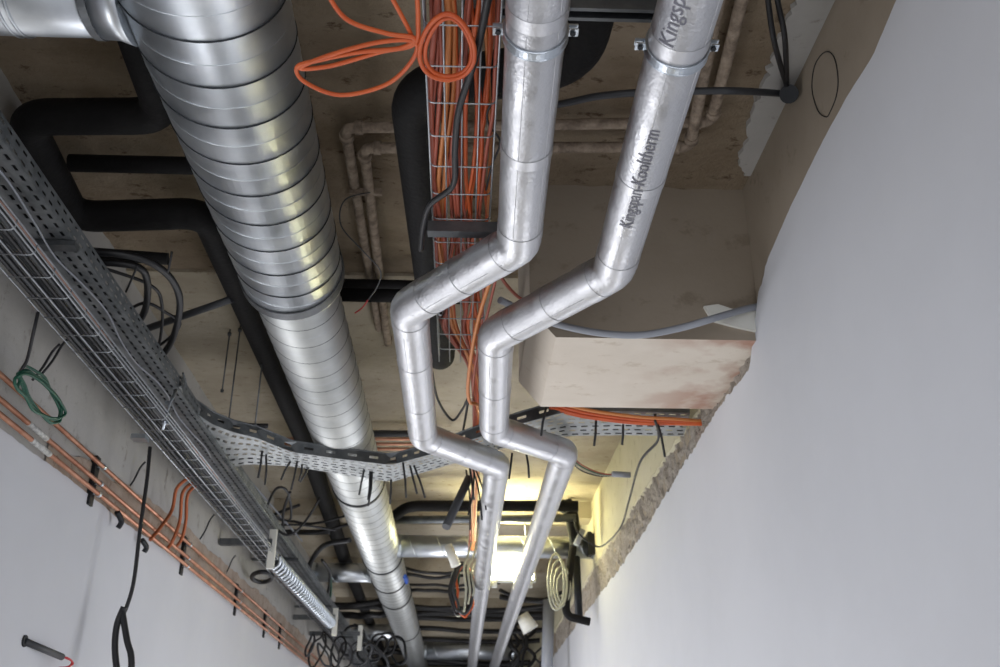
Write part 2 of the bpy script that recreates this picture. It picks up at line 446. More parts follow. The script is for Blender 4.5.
# ------------------------------------------------------------------ big spiral duct
ZD = 1.69
def duct_seams(mb, ax, ay0, ay1, Rr, pitch, r, ph=0, n=40, axis='y', z=0):
    Rr0 = Rr; pts = []; N_ = int((ay1 - ay0) / pitch * n)
    for i in range(N_ + 1):
        y = ay0 + i * pitch / n; th = 2 * PI * i / n + ph
        f = (y - ay0) / max(1e-6, ay1 - ay0)
        x = ax[0] + (ax[1] - ax[0]) * f if isinstance(ax, tuple) else ax
        if isinstance(Rr0, tuple): Rr = Rr0[0] + (Rr0[1] - Rr0[0]) * f
        if axis == 'y': pts.append((x + Rr * math.cos(th), y, H(z) + Rr * math.sin(th)))
        else: pts.append((y, x + Rr * math.cos(th), H(z) + Rr * math.sin(th)))
    return mb.tube(pts, r, 5)
yr = U(298, 308, ZD - .15).y         # where the duct narrows
xd0, xd1 = -.620, -.646
duct = thing('spiral_duct', 'large galvanised spiral air duct running along the ceiling, narrowing halfway', 'air duct', (-.6, yr, H(ZD)))
mb = MB().tube([(xd0 + .01, -.6, H(ZD)), (xd0 - .012, yr, H(ZD))], [.208, .182], 64)
mb.build('duct_section', 'galv', duct)
ax = (xd0 + .01, xd0 - .012)
duct_seams(MB(), ax, -.6, yr, (.2085, .1825), .158, .0024, 1.0, 48, 'y', ZD).build('spiral_seam', 'seam', duct)
duct_seams(MB(), ax, -.6, yr, (.208, .182), .158, .0012, 1.0 + PI, 48, 'y', ZD).build('spiral_rib', 'rib', duct)
yr2 = yr + .07
MB().tube([(xd0 - .012, yr, H(ZD)), (xd0 - .012, yr + .02, H(ZD)), (xd0 - .02, yr2 - .02, H(ZD - .0)), (xd0 - .02, yr2, H(ZD))], [.184, .184, .159, .159], 64).build('reducer', 'galv', duct)
mb = MB().band((xd0 - .012, yr, H(ZD)), (0, 1, 0), .183, .05, .005)
mb.build('joint_band', 'collar', duct)
ye = 16.0
ax2 = (xd0 - .02, xd1)
MB().tube([(ax2[0], yr2 - .02, H(ZD)), (ax2[1], ye, H(ZD))], .157, 56).build('duct_section', 'galv2', duct)
duct_seams(MB(), ax2, yr2, ye, .1575, .155, .0016, .3, 32, 'y', ZD).build('spiral_seam', 'seam2', duct)
duct_seams(MB(), ax2, yr2, ye, .157, .155, .0011, .3 + PI, 32, 'y', ZD).build('spiral_rib', 'rib', duct)
for py in (505, 573, 608, 640, 592):
    y = U(350, py, ZD - .15).y; f = (y - yr2) / (ye - yr2); x = ax2[0] + (ax2[1] - ax2[0]) * f
    s = thing('x', None, None); bpy.data.objects.remove(s)
    c = MB().band((x, y, H(ZD)), (0, 1, 0), .158, .03, .006)
    ro = c.build('support_ring', 'dark', duct)
    MB().tube([(x, y, H(ZD) + .165), (x, y, H(ZC) + .01)], .005, 6).build('hanger_rod', 'clamp', ro)
yb = U(400, 590, ZD - .15).y
MB().tube(spl([(ax2[1] + .155, yb - .15, H(ZD - .06)), (ax2[1] + .162, yb, H(ZD - .05)), (ax2[1] + .158, yb + .15, H(ZD - .055))], 4), .02, 8).build('tape_strip', 'blue', duct)
# branch duct off to the left at the top
yc = U(60, 37, ZD - .09).y - .085
br = thing('branch_duct', 'round galvanised duct branching to the left wall beside the large duct', 'air duct', (-1, yc, H(ZD)))
MB().tube([(XL + .01, yc, H(ZD)), (xd0 - .17, yc, H(ZD))], .125, 48).build('duct_section', 'galv', br)
for x in (-1.035, -1.055): MB().ring((x, yc, H(ZD)), (1, 0, 0), .126, .004).build('bead', 'rib', br)
MB().tube([(xd0 - .245, yc, H(ZD)), (xd0 - .20, yc, H(ZD)), (xd0 - .165, yc, H(ZD))], [.128, .130, .142], 40).build('collar', 'galv', br)
MB().band((xd0 - .245, yc, H(ZD)), (1, 0, 0), .126, .018, .005).build('joint_band', 'collar', br)

# ------------------------------------------------------------------ silver foil pipes
ZP = 1.38; RP = .0615
def foilpipe(pts, label):
    P = [Vector(p) for p in pts]
    o = thing('insulated_pipe', label, 'pipe', P[0])
    path = fillet(P, .03, 3)
    MB().tube(path, RP, 96).build('foil_jacket', 'foil', o)
    # tape at the elbows and jacket joints
    for i in range(1, len(P) - 1):
        for q in (P[i - 1], P[i + 1]):
            d = (q - P[i]).normalized()
            MB().band(P[i] + d * .085, d, RP + .0009, .05, .0006, 96).build('foil_tape', 'foiltape', o)
    # lengthwise overlap seam
    for a, b in zip(P[:-2], P[1:-1]):
        d = (b - a).normalized(); nn = Vector((0, 0, -1)); bb = d.cross(nn).normalized()
        for ang, rr_ in ((.35, .0007), (-.75, .0006)):
            e = nn * math.cos(ang) + bb * math.sin(ang)
            L_ = (b - a).length
            MB().tube([a + d * .05 + e * (RP + .0006), b - d * .05 + e * (RP + .0006)], rr_, 5).build('overlap_seam', 'foiltape', o)
        m_ = int((b - a).length / .5)
        for k in range(1, m_ + 1):
            MB().band(a + d * (b - a).length * k / (m_ + 1), d, RP + .0009, .035, .0006, 96).build('foil_tape', 'foiltape', o)
    return o, P
pipeL, PL = foilpipe([U(538, 0, ZP) + (U(538, 0, ZP) - U(519, 243, ZP)).normalized() * .9, U(519, 243, ZP), U(409, 307, ZP), U(423, 436, ZP), U(497, 464, ZP), U(472, 667, ZP)], 'left foil-wrapped pipe kinking left under the cable basket')
pipeR, PR = foilpipe([U(690, 0, ZP) + (U(690, 0, ZP) - U(614, 270, ZP)).normalized() * .9, U(614, 270, ZP), U(496, 334, ZP), U(494, 429, ZP), U(565, 452, ZP), U(494, 667, ZP)], 'right foil-wrapped pipe with printed lettering, kinking around the white bulkhead')
def pclamp(P, py, par):
    a, b = P[0], P[1]; d = (b - a).normalized()
    y = U(600, py, ZP - .05).y; c = a + d * ((y - a.y) / d.y)
    side = d.cross(Vector((0, 0, 1))).normalized()
    o = thing('pipe_clamp', 'zinc pipe clamp with two bolt ears around the %s foil pipe' % par, 'pipe clamp', c, 'pipe clamps')
    MB().band(c, d, RP + .001, .022, .004).build('clamp_band', 'clamp', o)
    MB().ring(c - d * .011, d, RP + .004, .0022).build('rim', 'clamp', o); MB().ring(c + d * .011, d, RP + .004, .0022).build('rim', 'clamp', o)
    for s in (-1, 1):
        q = c + side * s * (RP + .014)
        MB().obox(q, side * .011, d * .010, Vector((0, 0, .0015))).build('ear', 'clamp', o)
        MB().obox(q + Vector((0, 0, .012)), side * .011, d * .010, Vector((0, 0, .0015))).build('ear', 'clamp', o)
        MB().tube([q + Vector((0, 0, -.006)), q + Vector((0, 0, -.0015))], .006, 6).build('bolt', 'dark', o)
    MB().tube([c + Vector((0, 0, RP)), Vector((c.x, c.y, H(ZC) + .01))], .005, 8).build('threaded_rod', 'clamp', o)
pclamp(PL, 53, 'left'); pclamp(PR, 64, 'right')

def pipe_text(txt, size, P, py, ang, par, flip=False):
    cu = bpy.data.curves.new('t', 'FONT'); cu.body = txt; cu.size = size; cu.resolution_u = 2
    ob = bpy.data.objects.new('t', cu); C.objects.link(ob); bpy.context.view_layer.update()
    me = bpy.data.meshes.new_from_object(ob.evaluated_get(bpy.context.evaluated_depsgraph_get())); bpy.data.objects.remove(ob)
    bm = bmesh.new(); bm.from_mesh(me)
    for k in range(1, 14):
        bmesh.ops.bisect_plane(bm, geom=bm.verts[:] + bm.edges[:] + bm.faces[:], plane_co=(0, -.015 + .005 * k, 0), plane_no=(0, 1, 0))
    bmesh.ops.triangulate(bm, faces=bm.faces)
    a, b = P[0], P[1]; d = (b - a).normalized()
    y = U(600, py, ZP - .05).y; c = a + d * ((y - a.y) / d.y)
    tocam = (Vector((0, 0, CAMZ)) - c); tocam = (tocam - d * tocam.dot(d)).normalized()
    along = -d if not flip else d
    across = along.cross(tocam).normalized() * -1
    for v in bm.verts:
        tx, ty = v.co.x, v.co.y
        ph = ang - ty / RP
        # letters rise to the viewer's left
        left = along.cross(tocam) * -1
        e = tocam * math.cos(ph) + (tocam.cross(along)) * (-math.sin(ph))
        v.co = c + along * tx + e * (RP + .0021)
    bmesh.ops.recalc_face_normals(bm, faces=bm.faces)
    bm.to_mesh(me); bm.free(); me.name = 'printed_lettering'; me.materials.clear()
    return tag(link('printed_lettering', me, 'ink', par), 'grey printed lettering on the foil')
pipe_text('Kingspan-Kooltherm', .05, PR, 224, .25, pipeR)
pipe_text('Kingspan-Kooltherm', .05, PR, 44, -.1, pipeR)

# ------------------------------------------------------------------ black foam pipes
ZK = 1.90
def foampipe(pts, r, label, name='insulated_pipe', fil=.1, m='foam', joints=True):
    P = [Vector(p) for p in pts]; path = fillet(P, fil, 8)
    o = MB().tube(path, r, 24).build(name, m)
    tag(o, label, 'pipe')
    return o
foampipe([U(112, -40, ZK), U(165, 116, ZK), U(22, 117, ZK), U(74, 217, ZK), U(206, 213, ZK), U(305, 440, ZK), U(345, 560, ZK), U(388, 667, ZK)], .058, 'thick black foam-covered pipe doubling back to the left of the large duct')
foampipe([U(70, 163, ZK), U(300, 168, ZK)], .03, 'thin black foam-covered pipe crossing between the thick black bends', fil=.02)
ZK2 = 1.80
foampipe([U(612, -80, ZK2), U(577, 62, ZK2), U(412, 88, ZK2), U(440, 358, ZK2), U(440, 358, ZK2) + Vector((0, .12, .1))], .068, 'thick black pipe with a glossy elbow beside the wire basket', fil=.12)
foampipe([U(330, 283, 1.95), U(470, 286, 1.95)], .02, 'narrow black pipe crossing behind the left foil pipe', fil=.02)
foampipe([U(330, 294, 1.93), U(470, 297, 1.93)], .032, 'thicker dark pipe crossing just below the narrow black one', fil=.02)
foampipe([U(378, 528, 1.85), U(408, 506, 1.85), U(578, 506, 1.85)], .04, 'black foam-covered pipe crossing above the lamp', fil=.12)

foampipe([U(396, 520, 1.82), U(576, 518, 1.82)], .03, 'grey pipe crossing just below the black pipe above the lamp', m='rail', fil=.01)

# ------------------------------------------------------------------ old plaster-spattered pipes
for (a, b, c, d_), lab in (((U(757, -60, 2.02), U(711, 122, 2.02), U(345, 128, 2.02), U(379, 330, 2.02)), 'spattered old pipe, outer of the pair bending across the ceiling'),
                       ((U(730, -60, 2.0), U(690, 147, 2.0), U(364, 148, 2.0), U(388, 345, 2.0)), 'spattered old pipe, inner of the pair bending across the ceiling')):
    o = thing('old_pipe', lab, 'pipe', b, 'old pipes on the ceiling')
    MB().tube(fillet([a, b, c, d_, d_ + Vector((0, .02, .06))], .035, 5), .019, 14).build('pipe_run', 'coated', o)
    for q, e in ((b, a), (b, c), (c, b), (c, d_)):
        dd = (e - q).normalized(); MB().tube([q + dd * .035, q + dd * .06], .025, 14).build('socket', 'coated', o)
o = thing('pipe_bracket', 'small spattered bracket joining the old pipe pair', 'bracket', U(366, 192, 2.03))
MB().obox(U(366, 192, 2.0), (.06, 0, 0), (0, .008, 0), (0, 0, .012)).build('bracket_plate', 'coated', o)
MB().tube([U(366, 192, 2.0), U(366, 192, 2.0) + Vector((0, 0, .08))], .008, 8).build('screw', 'coated', o)

# ------------------------------------------------------------------ steel channels at the top
for i, (py, z, lab) in enumerate(((15, 1.56, 'steel strut channel hanging across the pipes, lower of two at the top'), (-2, 1.60, 'steel strut channel hanging across the pipes, upper of two at the top'))):
    y = U(600, py, z).y
    a, b = -.02, .47
    o = thing('strut_channel', lab, 'strut', (a, y, H(z)), 'strut channels')
    mb = MB(); 
    mb.box((a, y - .02, H(z)), (b, y - .017, H(z) + .041)); mb.box((a, y + .017, H(z)), (b, y + .02, H(z) + .041)); mb.box((a, y - .017, H(z) + .038), (b, y + .017, H(z) + .041))
    mb.box((a, y - .017, H(z)), (b, y - .010, H(z) + .003)); mb.box((a, y + .010, H(z)), (b, y + .017, H(z) + .003))
    mb.build('channel', 'rail', o)
    for x in (a + .04, b - .02): MB().tube([(x, y, H(z)), (x, y, H(ZC) + .01)], .005, 8).build('threaded_rod', 'clamp', o)

# ------------------------------------------------------------------ wire baskets
def basket(o, x0, x1, h, y0, y1, z, nl, dy, r=.0022, left=True, right=True, ztop=None):
    mb = MB()
    for i in range(nl):
        x = x0 + (x1 - x0) * i / (nl - 1); mb.tube([(x, y0, z), (x, y1, z)], r * 1.2, 6)
    for s, x in ((left, x0), (right, x1)):
        if s:
            for k in (.5, 1): mb.tube([(x, y0, z + h * k), (x, y1, z + h * k)], r * 1.2, 6)
    y = y0
    while y <= y1:
        P = []
        if left: P += [(x0, y, z + h)]
        P += [(x0 - .0, y, z - r), (x1, y, z - r)]
        if right: P += [(x1, y, z + h)]
        mb.tube(fillet(P, .018, 4) if len(P) > 2 else P, r, 6); y += dy
    return mb.build('wire_mesh', 'wire', o)
ZW = 1.50
cb = thing('cable_basket', 'wire mesh cable basket full of orange cables between duct and foil pipes', 'cable tray', (0, 1, H(ZW)))
bx0, bx1 = U(427, 90, 1.5).x, U(497, 90, 1.5).x
basket(cb, bx0, bx1, .055, .7, U(470, 362, ZW).y, H(ZW), 5, .133)
yk = U(450, 230, 1.47).y
o = thing('support_arm', 'dark square steel arm carrying the wire cable basket', 'bracket', (-.12, yk, H(1.46)))
MB().box((-.115, yk - .018, H(1.455)), (.12, yk + .018, H(1.49))).build('arm', 'rail', o)
MB().box((-.117, yk - .013, H(1.460)), (-.1148, yk + .013, H(1.485))).build('end_cap', 'blk', o)
MB().tube([(.11, yk, H(1.49)), (.11, yk, H(ZC) + .01)], .006, 8).build('threaded_rod', 'clamp', o)
o = thing('junction_bracket', 'small zinc plate fixed on the far end of the wire basket', 'bracket', U(445, 312, 1.53))
MB().obox(U(445, 312, 1.53), (.03, 0, 0), (0, .03, 0), (0, 0, .002)).build('plate', 'clamp', o)
for s in (-1, 1): MB().tube([U(445, 312, 1.53) + Vector((s * .015, 0, -.008)), U(445, 312, 1.53) + Vector((s * .015, 0, .004))], .005, 6).build('bolt', 'dark', o)

# orange cables in the basket, then on beyond its end
yend = U(472, 360, ZW).y
for i in range(20):
    m = R.choice(['orange', 'orange', 'redor', 'orange', 'orange2', 'redor'])
    xo = bx0 + .012 + (bx1 - bx0 - .02) * ((i * .618 + .1) % 1) ** 1.2
    pts = []; y = .5; ph = R.uniform(0, 6)
    zl = 1.512 + .009 * (i % 4)
    while y < yend - .1:
        amp = .007 if y < 1.4 else .02
        x = xo + math.sin(y * 4 + ph) * amp + R.uniform(-.003, .003)
        x = max(bx0 + .006, min(bx1 - .006, x)); pts.append((x, y, H(zl + R.uniform(0, .004)))); y += .16
    gx = .055 + R.uniform(-.018, .018)
    pts += [(.3 * xo + .7 * gx, yend + .1, H(1.53)), (gx, yend + .5, H(1.55 + R.uniform(-.01, .02))), (gx + .01, 4.6, H(1.56)), (gx + .015, 5.6, H(1.6)), (gx + .02 + R.uniform(-.02, .02), 7.6, H(1.66))]
    cable('orange_cable', pts, .0056 if i % 5 else .0075, m, {'orange': 'orange cable lying in the wire basket bundle', 'redor': 'dull red cable lying in the wire basket bundle', 'orange2': 'amber cable lying in the wire basket bundle'}[m], 'cable', 'cables in the wire basket', k=5, n=7)
# loop of amber cable hanging past the end of the basket
def UL(l, z): return [U(a, b, z) if len(c) == 0 else U(a, b, c[0]) for a, b, *c in l]
cable('orange_cable', UL([(492, 275), (481, 310, 1.46), (473, 345, 1.44), (468, 385, 1.44), (470, 402, 1.44), (477, 405, 1.46), (480, 420, 1.5)], 1.48), .0075, 'orange2', 'amber cable sagging below the end of the wire basket', 'cable')
cable('orange_cable', UL([(496, 278), (486, 320, 1.46), (478, 350, 1.44), (473, 390, 1.45), (476, 415, 1.5)], 1.48), .005, 'redor', 'thin red cable sagging beside the amber one', 'cable')
cable('orange_cable', UL([(497, 270), (505, 283), (517, 296), (530, 304)], 1.55), .006, 'redor', 'short red cable passing right above the second foil pipe', 'cable')
cable('black_cable', UL([(492, -20), (476, 55), (459, 110), (455, 150), (453, 185), (430, 205), (423, 228), (421, 250)], 1.47), .0085, 'blk', 'thick black cable hanging diagonally under the wire basket', 'cable')
cable('black_cable', UL([(500, 95), (488, 110), (489, 125), (500, 142), (492, 165), (486, 190)], 1.52), .003, 'blk', 'thin black cable curling beside the left foil pipe', 'cable')
# coils tied on the basket
zz = 1.46
cable('cable_coil', UL([(320, -20), (345, 18), (385, 33), (414, 38), (400, 48), (360, 52), (320, 60), (297, 67), (305, 82), (340, 95), (385, 85), (411, 62), (415, 42), (380, 42), (330, 55), (300, 68), (330, 66), (380, 52), (414, 44), (418, 20), (416, -20)], zz), .0052, 'orange', 'wide orange cable coil looping out left of the wire basket', 'cable coil', k=8)
cable('orange_cable', UL([(382, -20), (405, 22), (415, 42), (425, 55)], 1.47), .0052, 'orange', 'orange cable slanting into the knot beside the wide coil', 'cable')
for dx, lab in ((0, 'outer'), (5, 'inner')):
    cable('cable_coil', [U(447 + dx * .3 + (27 - dx * .8) * math.cos(t) + 3 * math.sin(2 * t), 47 + (33 - dx * .7) * math.sin(t), 1.455 + .006 * dx / 5) for t in [2 * PI * i / 12 for i in range(12)]], .0055, 'orange', 'round orange cable ring, %s of two hung under the wire basket' % lab, 'cable coil', closed=True, k=5)
# thin bunch of small cable right of the basket
cable('black_cable', UL([(372, 192, 1.99), (345, 200, 1.9), (341, 225, 1.85), (362, 250, 1.8), (380, 270, 1.8), (378, 285, 1.8), (368, 300, 1.8)], 1.9), .0025, 'dgrey', 'loose thin dark wire dangling from the old pipes', 'wire')
cable('red_wire', UL([(368, 300), (362, 308), (355, 313)], 1.8), .003, 'red', 'frayed red wire end hanging near the old pipes', 'wire')

# ------------------------------------------------------------------ conduits on the right
cable('grey_conduit', UL([(500, 300, 1.5), (530, 314, 1.5), (560, 325, 1.46), (600, 333, 1.42), (640, 335, 1.40), (680, 328, 1.41), (715, 318, 1.43)], 1.5) + [UY(750, 308, 3.05), UY(750, 308, 3.05) + Vector((.09, 0, .015))], .0125, 'grey', 'grey ribbed conduit sagging in front of the white bulkhead into the wall', 'conduit', n=14)
pl = [UY(a, b, YB - .014) for a, b in ((704, 306), (718, 304), (733, 309), (757, 311), (757, 331), (738, 327), (712, 320))]
n = len(pl); vs = [tuple(p) for p in pl] + [(p.x, YB, p.z) for p in pl]
tag(MB().add(vs, [tuple(range(n)), tuple(range(2 * n - 1, n - 1, -1))] + [(i, (i + 1) % n, (i + 1) % n + n, i + n) for i in range(n)]).build('plaster_dab', 'whitep'), 'white plaster dab around the grey conduit at the bulkhead corner', 'plaster dab')
cable('dark_conduit', UL([(505, 112), (560, 104), (600, 96), (650, 92), (700, 91), (740, 91)], 1.93) + [UX(789, 94, XR + .02)], .0115, 'dgrey', 'dark conduit running across the ceiling into the right wall', 'conduit', n=12)
MB().tube([UX(789, 94, XR - .02), UX(789, 94, XR + .03)], .03, 16).build('x', 'dark'); o = bpy.data.objects['x']; o.name = 'wall_sleeve'; tag(o, 'dark sleeve where the conduit enters the right wall', 'sleeve')
e = UX(788, 90, XR - .005)
cable('black_cable', [U(766, -30, 1.93), U(768, 0, 1.93), U(775, 45, 1.9), e], .008, 'blk', 'black cable drooping into the wall sleeve, left strand', 'cable')
cable('black_cable', [U(772, -30, 1.93), U(779, 8, 1.93), U(785, 40, 1.9), e + Vector((0, .01, 0))], .008, 'blk', 'black cable drooping into the wall sleeve, right strand', 'cable')
pts = []
cc = UX(825, 84, XR)
for a, b in ((829, 52), (835, 60), (838, 80), (836, 97), (830, 112), (826, 117), (818, 111), (812, 90), (814, 68), (821, 55)):
    pts.append(UX(a, b, XR + .0185))
o = cable('drawn_circle', pts, .0016, 'scrib', 'dark circle outline marked on the grey upper wall', 'mark', closed=True, k=6, n=6)

# ------------------------------------------------------------------ left cable trays
ZT = 1.47
xt0, xt1 = -1.34, -1.172
lt = thing('perforated_tray', 'dark perforated steel cable tray along the left wall', 'cable tray', (xt0, 1, H(ZT)))
y0, y1 = .9, 15.5; ns = int((y1 - y0) / .048)
def PT(u, v): return Vector((xt0 + (xt1 - xt0) * v, y0 + (y1 - y0) * u, H(ZT)))
sheet('tray_base', *perf(PT, ns, 5, .56, .3, True), 'tray', lt)
sheet('side_flange', *perf(lambda u, v: Vector((xt1, y0 + (y1 - y0) * u, H(ZT) + .06 * v)), ns, 2, .56, .3), 'tray', lt)
sheet('side_flange', *perf(lambda u, v: Vector((xt0, y0 + (y1 - y0) * u, H(ZT) + .06 * v)), ns, 2, .56, .3), 'tray', lt)
for yy in (2.56, 7, 9, 11, 13):
    MB().box((XL + .01, yy - .02, H(ZT) - .02), (xt1 + .01, yy + .02, H(ZT) - .004)).build('cross_bar', 'rail', lt)
# basket below
ZL = 1.30
lb = thing('cable_basket', 'grey wire mesh basket with dark cables under the left perforated tray', 'cable tray', (-1.3, 1, H(ZL)))
basket(lb, -1.29, -1.165, .03, .9, 14.0, H(ZL), 3, .13, .0022, left=False)
for i in range(8):
    x = xt0 + .012 + .02 * i
    cable('dark_cable', [(x + R.uniform(-.004, .004), y, H(ZT + .016)) for y in [.8 + .7 * k for k in range(20)]], .0095, 'blk', 'black cable lying inside the left perforated tray', 'cable', 'cables in the left perforated tray', k=3, n=6)
for i in range(9):
    x = -1.28 + .1 * (i % 6) / 5; pts = [(x + R.uniform(-.006, .006), y, H(ZL + .012 + .012 * (i // 3)) + R.uniform(-.002, .003)) for y in [.8 + .6 * k for k in range(22)]]
    cable('dark_cable', pts, .0065, 'dgrey' if i % 3 else 'blk', 'dark cable running inside the left wire basket' if i % 3 else 'black cable running inside the left wire basket', 'cable', 'cables in the left wire basket', k=4, n=6)
cable('copper_wire', [(-1.238, y, H(1.40) + .006 * math.sin(y * 3)) for y in [.8 + .5 * k for k in range(12)]], .0032, 'pink', 'thin copper-coloured line along the left tray edge', 'wire')
cable('white_wire', [(-1.225 + .012 * math.sin(y * 9), y, H(1.445) + .008 * math.sin(y * 7)) for y in [.8 + .2 * k for k in range(20)]], .003, 'grey', 'wavy pale wire tied along the left tray', 'wire')
for y in (U(108, 402, 1.4).y,):
    o = thing('hook_clip', 'zinc splice clip joining the left wire basket and perforated tray', 'clip', (-1.2, y, H(1.3)))
    MB().tube(fillet([(-1.20, y, H(1.285)), (-1.19, y, H(1.38)), (-1.17, y, H(1.46))], .02, 3), .006, 6).build('hook', 'clamp', o)
    for zz_ in (1.32, 1.36, 1.4): MB().obox((-1.195, y + .01, H(zz_)), (.012, 0, 0), (0, .01, 0), (0, 0, .008)).build('nut', 'clamp', o)
for i, (px, py) in enumerate(((62, 345), (52, 352), (140, 468), (210, 520), (232, 560))):
    a = U(px, py, 1.31)
    o = cable('cable_tie', [a + Vector((.02, 0, .03)), a, a + Vector((-.015, -.01, -.06)), a + Vector((-.035, -.02, -.11))], .0045, 'blk', 'black cable tie tail hanging under the left wire basket', 'cable tie', 'cable ties on the left wire basket', n=5, k=3)
# black cable coil leaning over the tray edge
zz = 1.62
for l, r_, lab in ((([(90, 252), (120, 254), (150, 262), (172, 280), (180, 305), (172, 340), (155, 365), (140, 385)]), .013, 'thick black cable arc rising behind the left tray, outermost'),
                   ([(95, 262), (135, 266), (147, 280), (145, 310), (132, 330), (118, 345)], .013, 'thick black cable arc rising behind the left tray, innermost'),
                   ([(97, 266), (150, 285), (162, 305), (160, 340), (152, 360)], .006, 'slim brown-black cable arching between the thick arcs'),
                   ([(125, 312), (145, 303), (165, 312), (180, 325), (160, 345), (140, 352)], .006, 'slim black cable curling low behind the left tray')):
    cable('black_cable', UL(l, zz), r_, 'blk', lab, 'cable', 'black cables looping over the left tray', n=10)
foampipe([U(85, 253, 1.72), U(168, 259, 1.72)], .022, 'short dark rubber pipe stub above the left tray', fil=.01)
foampipe([U(140, 331, 1.85), U(232, 299, 1.85)], .016, 'thin grey conduit slanting above the left tray', m='dgrey', fil=.01)
for i, (a, b) in enumerate((((172, 252), (168, 272)), ((138, 265), (126, 292)))):
    tag(MB().tube([U(a[0], a[1], 1.6), U(b[0], b[1], 1.56)], .004, 5).build('cable_tie', 'blk'), ('upper' if i == 0 else 'lower') + ' black cable tie tail on the looping black cables', 'cable tie')

# ------------------------------------------------------------------ crossing tray
near = [(181, 386), (185, 399), (194, 412), (212, 424), (232, 432), (257, 438), (291, 452), (341, 459), (391, 465), (432, 454), (470, 440), (520, 424), (560, 413), (620, 411), (690, 413)]
far = [(146, 396), (150, 415), (160, 440), (185, 462), (215, 470), (248, 464), (291, 466), (341, 474), (391, 482), (458, 462), (490, 452), (528, 441), (566, 436), (622, 435), (686, 436)]
ZX = 1.485
NP = [U(a, b, ZX) for a, b in near]; FP = [U(a, b, ZX) for a, b in far]
NP[-1].x = min(NP[-1].x, XR); FP[-1].x = min(FP[-1].x, XR)
NS = NP; FS = FP
cum = [0]
for a, b, c, d in zip(NP, NP[1:], FP, FP[1:]): cum.append(cum[-1] + ((b - a).length + (d - c).length) / 2)
def lerp_path(S, u):
    t = u * cum[-1]; k = max(i for i in range(len(cum)) if cum[i] <= t + 1e-9); k = min(k, len(S) - 2)
    q = k + (t - cum[k]) / (cum[k + 1] - cum[k]); i = min(int(q), len(S) - 2); return S[i].lerp(S[i + 1], q - i)
ct = thing('perforated_tray', 'pale perforated cable tray bending across the corridor under the duct', 'cable tray', NP[8])
sheet('tray_base', *perf(lambda u, v: lerp_path(NS, u).lerp(lerp_path(FS, u), v), 70, 6, .58, .34, True), 'traylight', ct)
sheet('side_flange', *perf(lambda u, v: lerp_path(NS, u) + Vector((0, 0, .058 * v)), 30, 1, .42, .22), 'rail', ct)  # shade on the upright side put into its colour, darker than the base
MB().tube([p + Vector((0, 0, .058)) for p in NS], .004, 6).build('rim', 'rail', ct)
sheet('side_flange', *perf(lambda u, v: lerp_path(FS, u) + Vector((0, 0, .05 * v)), 30, 1, .42, .22), 'rail', ct)
for px, py, dx, dy in ((262, 452, -4, 26), (266, 455, -1, 30), (290, 462, -9, 18), (297, 462, -6, 28), (302, 465, -3, 16), (308, 468, -8, 14), (364, 470, -5, 25), (372, 472, -4, 34), (370, 472, -2, 28), (391, 480, -1, 24), (403, 463, 3, 35), (410, 466, 7, 28), (414, 466, 11, 32), (546, 408, -5, 28), (596, 420, -2, 26), (623, 425, -1, 20), (655, 415, 10, 42), (470, 470, 4, 30), (512, 455, -3, 24), (526, 452, 3, 26)):
    a = U(px, py, ZX - .003); b = UY(px + dx, py + dy, a.y + .03)
    mid = a.lerp(b, .5) + Vector((R.uniform(-.006, .006), 0, 0))
    MB().tube([a + Vector((0, 0, .01)), a, mid, b], .0058, 5).build('cable_tie', 'blk', ct)
for k, l in enumerate(([(181, 388), (186, 404), (205, 417), (228, 424), (268, 426)], )):
    cable('black_cable', UL(l, 1.56), .012, 'blk', 'black cable bundled along the bend of the pale tray', 'cable')
for i in range(6):
    dz = .012 * (i % 2); dp = i * 1.6
    cable('orange_cable', [U(550, 400 + dp, 1.51 + dz), U(575, 407 + dp, 1.46 + dz), U(600, 412 + dp * .9, 1.45 + dz), U(640, 417 + dp * .8, 1.445 + dz), U(675, 419 + dp * .6, 1.45 + dz), UX(702, 421 + dp * .4, XR + .02)], .0075, 'orange' if i % 3 else 'orange2', ('orange' if i % 3 else 'amber') + ' cable in the bundle sagging behind the white bulkhead into the wall', 'cable', 'orange cables entering the right wall', n=8)
cable('black_cable', UL([(655, 420, 1.44), (658, 440, 1.42), (640, 462, 1.4), (629, 500, 1.4), (620, 528, 1.4), (602, 546, 1.42), (590, 543, 1.45), (578, 532, 1.5), (574, 520, 1.6)], 1.4), .006, 'blk', 'thin black cable looping down the cream wall on the right', 'cable')
for i, (m, z) in enumerate((('redor', 1.5), ('green', 1.49), ('whitec', 1.48), ('blk', 1.51))):
    cable('thin_wire', UL([(570, 455 + i * 2), (582, 465 + i * 2), (600, 473 + i), (618, 475)], 1.5 + .01 * i), .004, m, {'redor': 'red', 'green': 'green', 'whitec': 'white', 'blk': 'black'}[m] + ' thin wire strand fanning into the grey sleeve', 'wire', 'wire strands behind the right foil pipe', n=6)
tag(MB().tube([U(612, 474, 1.5), U(630, 475, 1.5)], .016, 12).build('cable_sleeve', 'grey'), 'short grey sleeve holding thin wires near the cream wall', 'sleeve')
# copper pipes crossing behind the duct
for i, (py, lab) in enumerate(((439, 'upper'), (444, 'middle'), (449, 'lower'))):
    a = U(285, py, 1.93); b = U(445, py, 1.93)
    tag(MB().tube([a, b], .011, 10).build('copper_pipe', 'copper'), 'copper pipe crossing behind the large duct, %s of three' % lab, 'pipe', 'copper pipes behind the duct')
tag(MB().tube([U(300, 433, 1.98), U(450, 434, 1.98)], .022, 10).build('dark_conduit', 'dgrey'), 'dark conduit crossing just above the three copper pipes', 'conduit')
